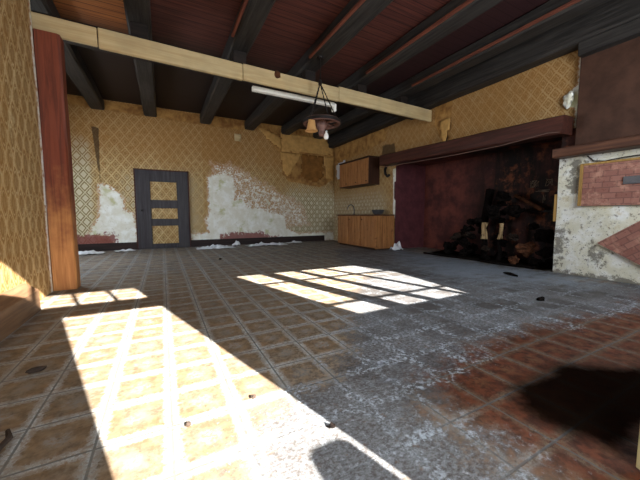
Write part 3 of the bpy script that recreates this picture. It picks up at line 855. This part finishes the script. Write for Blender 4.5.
# things on the worktop
tp = thing('tap', 'curved grey tap standing at the far end of the pine worktop', 'tap', (5.2, 7.55, 0.915))
MB().lathe([(0.03, 0), (0.03, .02), (.016, .03), (.016, .16), (0, .16)], (5.2, 7.55, 0.915), 12).build('base', 'grey_metal', tp, smooth=True)
MB().tube([(5.2 - .12 + .12 * math.cos(t), 7.55, 1.07 + .14 * math.sin(t)) for t in [k * math.pi / 10 for k in range(11)]], 0.014, 8).build('spout', 'grey_metal', tp, smooth=True)
bs = MB()
bs.lathe([(0.09, 0), (0.13, .03), (.17, .12), (.18, .125), (.165, .12), (.12, .035), (0, .02)], (5.15, 6.35, 0.915), 20)
tag(bs.build('bowl', 'grey_metal', loc=(5.15, 6.35, 0.915), smooth=True), 'small grey bowl on the near end of the worktop', 'bowl')
tag(MB().tube([(5.385, 6.32, 2.22), (5.33, 6.3, 2.12), (5.3, 6.25, 2.0), (5.33, 6.2, 1.92), (5.38, 6.18, 1.97)], 0.035, 8).build('iron_hook', 'iron', loc=(5.385, 6.25, 2.1)), 'black iron hook on the wall under the left end of the mantel beam', 'hook')

# ------------------------------------------------------------------ torn paper
def ragged(name, pts, off, curl, mat, label, wallfn, seed, group):
    """torn piece of paper: outline in wall coordinates, hung off the wall by off and curling away by curl at its lower edge"""
    pts = np.array(pts, float)
    u0, v0 = pts.min(0); u1, v1 = pts.max(0)
    n = max(6, int((u1 - u0) / 0.05)); m = max(6, int((v1 - v0) / 0.05))
    U, V = np.meshgrid(np.linspace(u0, u1, n + 1), np.linspace(v0, v1, m + 1))
    P = np.stack([U.ravel(), V.ravel()], 1)
    sd = sdf(P, pts)
    jit = np.array([0.04 * mnoise.noise(Vector((p[0] * 9, p[1] * 9, seed))) for p in P])
    ok = sd + jit > -0.02
    bm = bmesh.new()
    vs = []
    for (u, v) in P:
        k = (v1 - v) / max(1e-6, v1 - v0)
        d = off + curl * k ** 2 + 0.03 * mnoise.noise(Vector((u * 3, v * 3, seed + 4))) + 0.012
        vs.append(bm.verts.new(wallfn(u, v, max(0.004, d))))
    for j in range(m):
        for i in range(n):
            q = [j * (n + 1) + i, j * (n + 1) + i + 1, (j + 1) * (n + 1) + i + 1, (j + 1) * (n + 1) + i]
            if sum(ok[x] for x in q) >= 3: bm.faces.new([vs[x] for x in q])
    bmesh.ops.delete(bm, geom=[v for v in bm.verts if not v.link_faces], context='VERTS')
    b = MB(); b.bm.free(); b.bm = bm
    c = wallfn((u0 + u1) / 2, v0, off)
    o = b.build(name, mat, loc=c, smooth=True)
    so = o.modifiers.new('thick', 'SOLIDIFY'); so.thickness = 0.004
    return tag(o, label, 'torn wallpaper', group)

bw = lambda u, v, d: (u, YB - 0.02 - d, v)
G = 'torn sheets of wallpaper on the walls'
ragged('torn_wallpaper', [(2.70, 3.55), (3.0, 3.5), (3.4, 3.35), (3.38, 2.98), (3.05, 3.2)], 0.02, 0.10, 'flap', 'pale torn wallpaper flap high on the back wall, left of the lamp', bw, 1, G)
ragged('torn_wallpaper', [(3.39, 2.88), (4.12, 2.90), (4.09, 2.8), (3.82, 2.42), (3.58, 2.14), (3.44, 2.34)], 0.01, 0.12, 'flap', 'pale triangular wallpaper flap below the wheel lamp', bw, 2, G)
ragged('torn_wallpaper', [(3.4, 3.5), (5.0, 3.5), (5.3, 3.1), (5.3, 2.96), (4.15, 2.93), (3.42, 2.9)], 0.01, 0.07, 'flap', 'broad strip of loose brown paper along the top of the back wall behind the lamp', bw, 3, G)
ragged('torn_wallpaper', [(4.14, 2.88), (4.95, 2.9), (4.9, 2.15), (4.58, 2.0), (4.09, 2.17)], 0.005, 0.04, 'flap_dark', 'dark stained sheet of loose paper on the back wall, left of the wall cabinet', bw, 4, G)
ragged('torn_wallpaper', [(4.97, 2.9), (5.37, 2.9), (5.3, 2.1), (5.02, 2.16)], 0.01, 0.06, 'flap', 'narrow pale paper flap in the back corner beside the wall cabinet', bw, 5, G)
ragged('torn_wallpaper', [(1.96, 3.29), (2.16, 3.28), (2.15, 3.08), (1.97, 3.08)], 0.004, 0.02, 'cream_board', 'small cream square of paper on the back wall under a joist', bw, 6, G)
lwf = lambda u, v, d: (XL + 0.006 + d, u, v)
tag(MB().hewn((XL + 0.012, 2.3, 1.06), (XL + 0.012, 3.35, 1.085), 0.006, 0.018, 33, .004, .12, .002).build('paper_tear', 'cream_board', loc=(XL + 0.012, 2.8, 1.07)), 'thin pale horizontal tear across the wallpaper of the left wall', 'tear')
rwf = lambda u, v, d: (XR - 0.02 - d, u, v)
ragged('torn_wallpaper', [(4.62, 2.92), (4.3, 2.9), (4.33, 2.5), (4.45, 2.42), (4.52, 2.62)], 0.02, 0.06, 'flap', 'torn pale wallpaper tongue below the right end of the cream beam', rwf, 7, G)
ragged('torn_wallpaper', [(8.3, 2.7), (8.85, 2.62), (8.8, 2.2), (8.6, 2.1), (8.35, 2.25)], 0.02, 0.06, 'sheet', 'whitish paper scrap on the wall beside the far edge of the wall cabinet', rwf, 9, G)
tag(MB().rock((5.36, 2.27, 2.6), (0.045, 0.06, 0.10), 5, 3, 0.5).build('plaster_lump', 'plaster', loc=(5.37, 2.27, 2.6), smooth=True), 'whitish lump of broken plaster beside the brown panel above the mantel end', 'plaster')

# ------------------------------------------------------------------ right wall by the fireplace
tag(MB().box(5.3, 5.398, 0.2, 2.13, 1.9, 3.7, None, .01).build('hood_panel', 'hood', loc=(5.35, 1.1, 1.9)), 'large brown painted panel above the shelf on the right wall', 'panel')
MB().box(5.18, 5.395, 0.2, 2.12, 3.1, 3.28, None, .01).build('cornice', 'joist', bpy.data.objects['hood_panel'])
tag(MB().hewn((5.27, 0.2, 1.81), (5.27, 2.33, 1.81), 0.24, 0.13, 14, 0.008, 0.3, 0.012).build('mantel_shelf', 'shelf', loc=(5.27, 1.3, 1.75)), 'red-brown wooden shelf below the brown panel on the right wall', 'shelf')
bp = MB().box(5.345, 5.375, 0.5, 2.02, 1.03, 1.60, None, .004).build('brick_panel', 'brick', loc=(5.38, 1.3, 1.03))
tag(bp, 'rectangular brick-faced panel under the shelf on the white wall', 'brick panel')
MB().box(5.335, 5.376, 2.02, 2.06, 1.03, 1.63, None, .004).build('edging', 'yellow_edge', bp)
MB().box(5.335, 5.376, 0.5, 2.02, 1.60, 1.63, None, .004).build('edging', 'yellow_edge', bp)
tag(MB().poly([(5.35, 1.81, 0.51), (5.35, 1.2, 0.99), (5.35, 0.6, 0.62), (5.35, 1.05, 0.08)], (0.022, 0, 0)).build('brick_panel', 'brick_slant', loc=(5.38, 1.2, 0.6)), 'slanted diamond brick-faced panel low on the white wall', 'brick panel')
tag(MB().box(5.322, 5.343, 1.2, 1.59, 1.30, 1.40, None, .004).build('metal_plate', 'grey_metal', loc=(5.36, 1.4, 1.35)), 'grey metal plate on the rectangular brick panel', 'plate')
tag(MB().tube([(5.385, 2.0, 1.74), (5.38, 1.93, 1.66), (5.36, 1.8, 1.635), (5.36, 1.6, 1.655), (5.36, 1.3, 1.66), (5.37, 0.9, 1.7)], 0.008, 6).build('cable', 'cable', loc=(5.37, 1.9, 1.7)), 'dark cable sagging under the shelf above the brick panel', 'cable')
tag(MB().tube([(5.01, 6.1, 2.12), (5.01, 5.0, 2.08), (5.01, 3.9, 2.05), (5.01, 3.0, 2.05), (5.01, 2.35, 2.09), (5.01, 2.2, 2.07)], 0.007, 6).build('cable', 'pale_cable', loc=(5.03, 4.1, 2.06)), 'thin pale cable strung along the lower edge of the mantel beam', 'cable')
tag(MB().box(5.42, 5.47, 2.345, 2.39, 0.8, 1.22, None, .006).build('wood_strip', 'yellow_edge', loc=(5.45, 2.37, 0.8)), 'short pale wood strip on the right jamb of the fireplace', 'strip')

# ------------------------------------------------------------------ inside the fireplace
rnd = random.Random(3)
kinds = {'char': 'charred black lump in the dark heap inside the fireplace', 'rock': 'sooty grey-brown stone in the dark heap inside the fireplace',
         'rust': 'rust-brown brick lump in the heap, on the right inside the fireplace'}
placed = [(6.0 + .08 * k, 3.92 + .01 * k, .35 + .28 * k, .12) for k in range(5)] + [(5.88, 3.80, z, .11) for z in (.2, .4, .6)] + [(5.88, 3.46, z, .12) for z in (.1, .25, .4, .55, .7)] + [(6.2 + .033 * k, 2.9 + .1 * k, 1.0 + .05 * k, .1) for k in range(7)] + [(6.4, 2.55 + .13 * k, .98, .08) for k in range(7)]
n_log = len(placed)
for i in range(150):
    r = rnd.uniform(.07, .15) if i < 70 else rnd.uniform(.06, .1)
    best = None
    for t in range(40):
        y = rnd.gauss(3.55, .55); x = rnd.uniform(5.68, 6.3)
        if not (2.5 + r < y < 4.62) or x + r * 1.25 > 6.44: continue
        zz = r * 0.9
        for (qx, qy, qz, qr) in placed:
            dd = math.hypot(x - qx, y - qy); R_ = (r + qr) * 1.27
            if dd < R_: zz = max(zz, qz + math.sqrt(R_ * R_ - dd * dd))
        lim = (1.3 - 0.75 * abs(y - 3.55)) * min(1.0, (x - 5.45) / 0.55)
        if zz < max(lim, r) and (best is None or zz + x * .1 < best[2] + best[0] * .1): best = (x, y, zz, r)
    if best is None: continue
    placed.append(best)
    x, y, zz, r = best
    m = 'rust' if (y < 3.35 and rnd.random() < .4) else ('rock' if rnd.random() < .25 else 'char')
    o = MB().rock((x, y, zz), (r * .9, r, r * .78), i + 1, 3, 0.75).build('hearth_rubble', m, loc=(x, y, zz - r * .8))
    tag(o, kinds[m], 'rubble', 'heap of rubble in the fireplace')
    o['kind'] = 'thing'
lg = tag(MB().hewn((5.90, 3.805, 0.40), (5.93, 3.83, 0.74), 0.12, 0.07, 21, .05, .09, .02).build('split_log', 'pale_wood', loc=(5.88, 3.8, 0)), 'wider pale split log upright in the hearth heap', 'log')
MB().hewn((5.86, 3.78, 0.0), (5.90, 3.805, 0.40), 0.12, 0.07, 31, .05, .09, .02).build('charred_end', 'char', lg)
lg = tag(MB().hewn((5.885, 3.465, 0.42), (5.9, 3.46, 0.74), 0.085, 0.06, 22, .05, .09, .02).build('split_log', 'pale_wood', loc=(5.88, 3.46, 0)), 'narrow pale split log upright right of the wider one', 'log')
MB().hewn((5.86, 3.47, 0.0), (5.885, 3.465, 0.42), 0.085, 0.06, 32, .05, .09, .02).build('charred_end', 'char', lg)
tag(MB().hewn((6.08, 3.98, 0.5), (6.38, 4.02, 1.45), 0.15, 0.13, 23, .03, .2, .03).build('charred_timber', 'char', loc=(6.1, 3.9, .35)), 'charred timber leaning against the back of the fireplace', 'timber')
tag(MB().hewn((6.2, 2.9, 1.0), (6.40, 3.5, 1.3), 0.07, 0.06, 24, .02, .2, .01).build('branch', 'rust', loc=(6.1, 3.3, .4)), 'rusty brown branch slanting over the hearth heap', 'branch')
tag(MB().hewn((6.38, 2.55, 0.96), (6.4, 3.35, 1.0), 0.09, 0.06, 25, .01, .2, .01).build('iron_bar', 'iron', loc=(6.4, 2.9, .95)), 'dark bar across the right back of the fireplace', 'bar')
ch = thing('chalk_scrawl', 'pale chalk scrawl on the sooty back of the fireplace', 'scrawl', (6.468, 3.1, 1.4))
cr = random.Random(5)
for (cy_, cz_, w_, h_, n_) in ((3.2, 1.5, .16, .16, 22), (2.95, 1.52, .13, .15, 18), (3.05, 1.36, .25, .05, 12), (3.02, 1.2, .05, .2, 7)):
    cm = MB()
    cm.tube([(6.468, cy_ + cr.uniform(-.5, .5) * w_, cz_ + cr.uniform(-.5, .5) * h_) for k in range(n_)], 0.005, 5)
    cm.build('chalk_mark', 'chalk', ch)

# ------------------------------------------------------------------ litter on the floor
def crumple(name, cx, cy, w, d, h, seed, label, mat='sheet', group=None, rot=0.0, cat='sheet'):
    n, m = 18, 12
    bm = bmesh.new()
    rows = []
    for j in range(m + 1):
        row = []
        for i in range(n + 1):
            a, b = i / n * 2 - 1, j / m * 2 - 1
            e = 1 + 0.25 * mnoise.noise(Vector((a * 1.5, b * 1.5, seed)))
            x, y = a * w / 2 * e, b * d / 2 * e * (1 - 0.3 * abs(a))
            k = max(0.0, 1 - (a * a + b * b) * 0.6)
            zz = 0.008 + h * k * abs(mnoise.noise(Vector((x * 7, y * 9, seed + 2)))) * 1.8 + 0.015 * abs(mnoise.noise(Vector((x * 25, y * 25, seed))))
            row.append(bm.verts.new((cx + x * math.cos(rot) - y * math.sin(rot), cy + x * math.sin(rot) + y * math.cos(rot), zz)))
        rows.append(row)
    for j in range(m):
        for i in range(n):
            bm.faces.new((rows[j][i], rows[j][i + 1], rows[j + 1][i + 1], rows[j + 1][i]))
    b = MB(); b.bm.free(); b.bm = bm
    o = b.build(name, mat, loc=(cx, cy, 0))
    so = o.modifiers.new('thick', 'SOLIDIFY'); so.thickness = 0.004; so.offset = 1
    return tag(o, label, cat, group)

G = 'white sheets lying along the back wall'
crumple('plastic_sheet', 1.25, 8.35, 0.95, 0.5, 0.10, 1, 'crumpled white sheet on the floor just right of the black door', group=G)
crumple('plastic_sheet', 1.88, 8.80, 0.22, 0.2, 0.26, 2, 'small bunched white sheet between the two flat ones by the back wall', group=G)
crumple('plastic_sheet', 2.75, 8.45, 1.2, 0.45, 0.12, 3, 'long crumpled white sheet on the floor below the bare plaster', group=G)
crumple('plastic_sheet', 3.7, 8.75, 0.5, 0.25, 0.06, 4, 'thin white sheet nearest the cabinets along the back wall', group=G)
crumple('plastic_sheet', -1.55, 8.5, 0.6, 0.4, 0.08, 5, 'crumpled white sheet on the floor beside the timber post', group=G)
crumple('plastic_sheet', -0.85, 8.75, 0.45, 0.25, 0.06, 6, 'small white sheet on the floor just left of the black door', group=G)
crumple('paper_scrap', 5.3, 5.75, 0.3, 0.25, 0.22, 7, 'bunched pale rag at the left corner of the fireplace', group=None, cat='rag')

def lump(x, y, sx, sy, sz, seed, label, mat='debris', rot=0.0):
    b = MB().rock((0, 0, sz * 0.6), (sx, sy, sz), seed, 2, 0.6)
    bmesh.ops.transform(b.bm, matrix=Matrix.Translation((x, y, 0)) @ Matrix.Rotation(rot, 4, 'Z'), verts=b.bm.verts[:])
    return tag(b.build('debris', mat, loc=(x, y, 0)), label, 'debris', 'bits of debris on the floor', 'thing')
lump(-0.68, 2.22, 0.042, 0.02, 0.014, 51, 'dark elongated scrap on the tiles at the lower left', rot=0.3)
lump(0.36, 1.38, 0.014, 0.01, 0.01, 52, 'tiny dark bit in the sunlit patch, right of its middle')
lump(0.06, 1.32, 0.012, 0.01, 0.01, 53, 'tiny dark bit in the middle of the sunlit patch')
lump(3.51, 1.61, 0.05, 0.03, 0.02, 54, 'dark flake on the dusty floor at the right', 'char')
lump(4.58, 2.52, 0.14, 0.03, 0.02, 55, 'black sliver on the floor in front of the fireplace', 'char', 1.2)
lump(0.60, 1.02, 0.012, 0.012, 0.012, 56, 'tiny dark crumb by the edge of the sunlit patch, near the round shadow', 'char')
lump(1.0, 6.2, 0.03, 0.02, 0.015, 57, 'small dark crumb on the floor in front of the black door', 'char')
tag(MB().tube([(-0.60, 1.62, .012), (-0.575, 1.56, .014), (-0.59, 1.49, .012), (-0.57, 1.42, .01)], [.008, .012, .012, .006], 6).build('twig', 'debris', loc=(-.58, 1.5, .01)), 'brown twig on the tiles at the bottom left corner', 'twig')
for k, (y0, y1) in enumerate(((2.6, 3.5), (3.6, 4.9))):
    tag(MB().hewn((5.42 + .03 * k, y0, 0.02), (5.36, y1, 0.02), 0.05, 0.04, 60 + k, .01, .15, .01).build('charred_stick', 'char', loc=(5.4, (y0 + y1) / 2, 0)), ['charred stick along the hearth edge, nearer the white wall', 'charred stick along the hearth edge, farther left'][k], 'stick', 'charred sticks on the hearth edge')

tag(MB().poly([(3.78, -0.60, 1.36), (4.5, -0.60, 2.36), (4.5, -0.60, 1.36)], (0, 0.03, 0)).build('sun_blocker', 'weathered', loc=(4.3, -0.58, 1.36)), 'slanting board added outside the front window to cut the sunlight', 'blocker')  # unseen board added outside to cut the window's sun strip at a slant
# unseen wooden post added outside the open door to cast the round shadow
tag(MB().hewn((1.035, -0.85, -0.1), (1.035, -0.85, 0.95), 0.17, 0.2, 70, .01, .2, .03).rock((1.05, -0.85, 0.94), (.085, .1, .04), 8, 2, .2).build('shadow_post', 'weathered', loc=(1.055, -0.85, -0.1)), 'weathered wooden post added outside the open front door to cast a shadow', 'shadow_post')
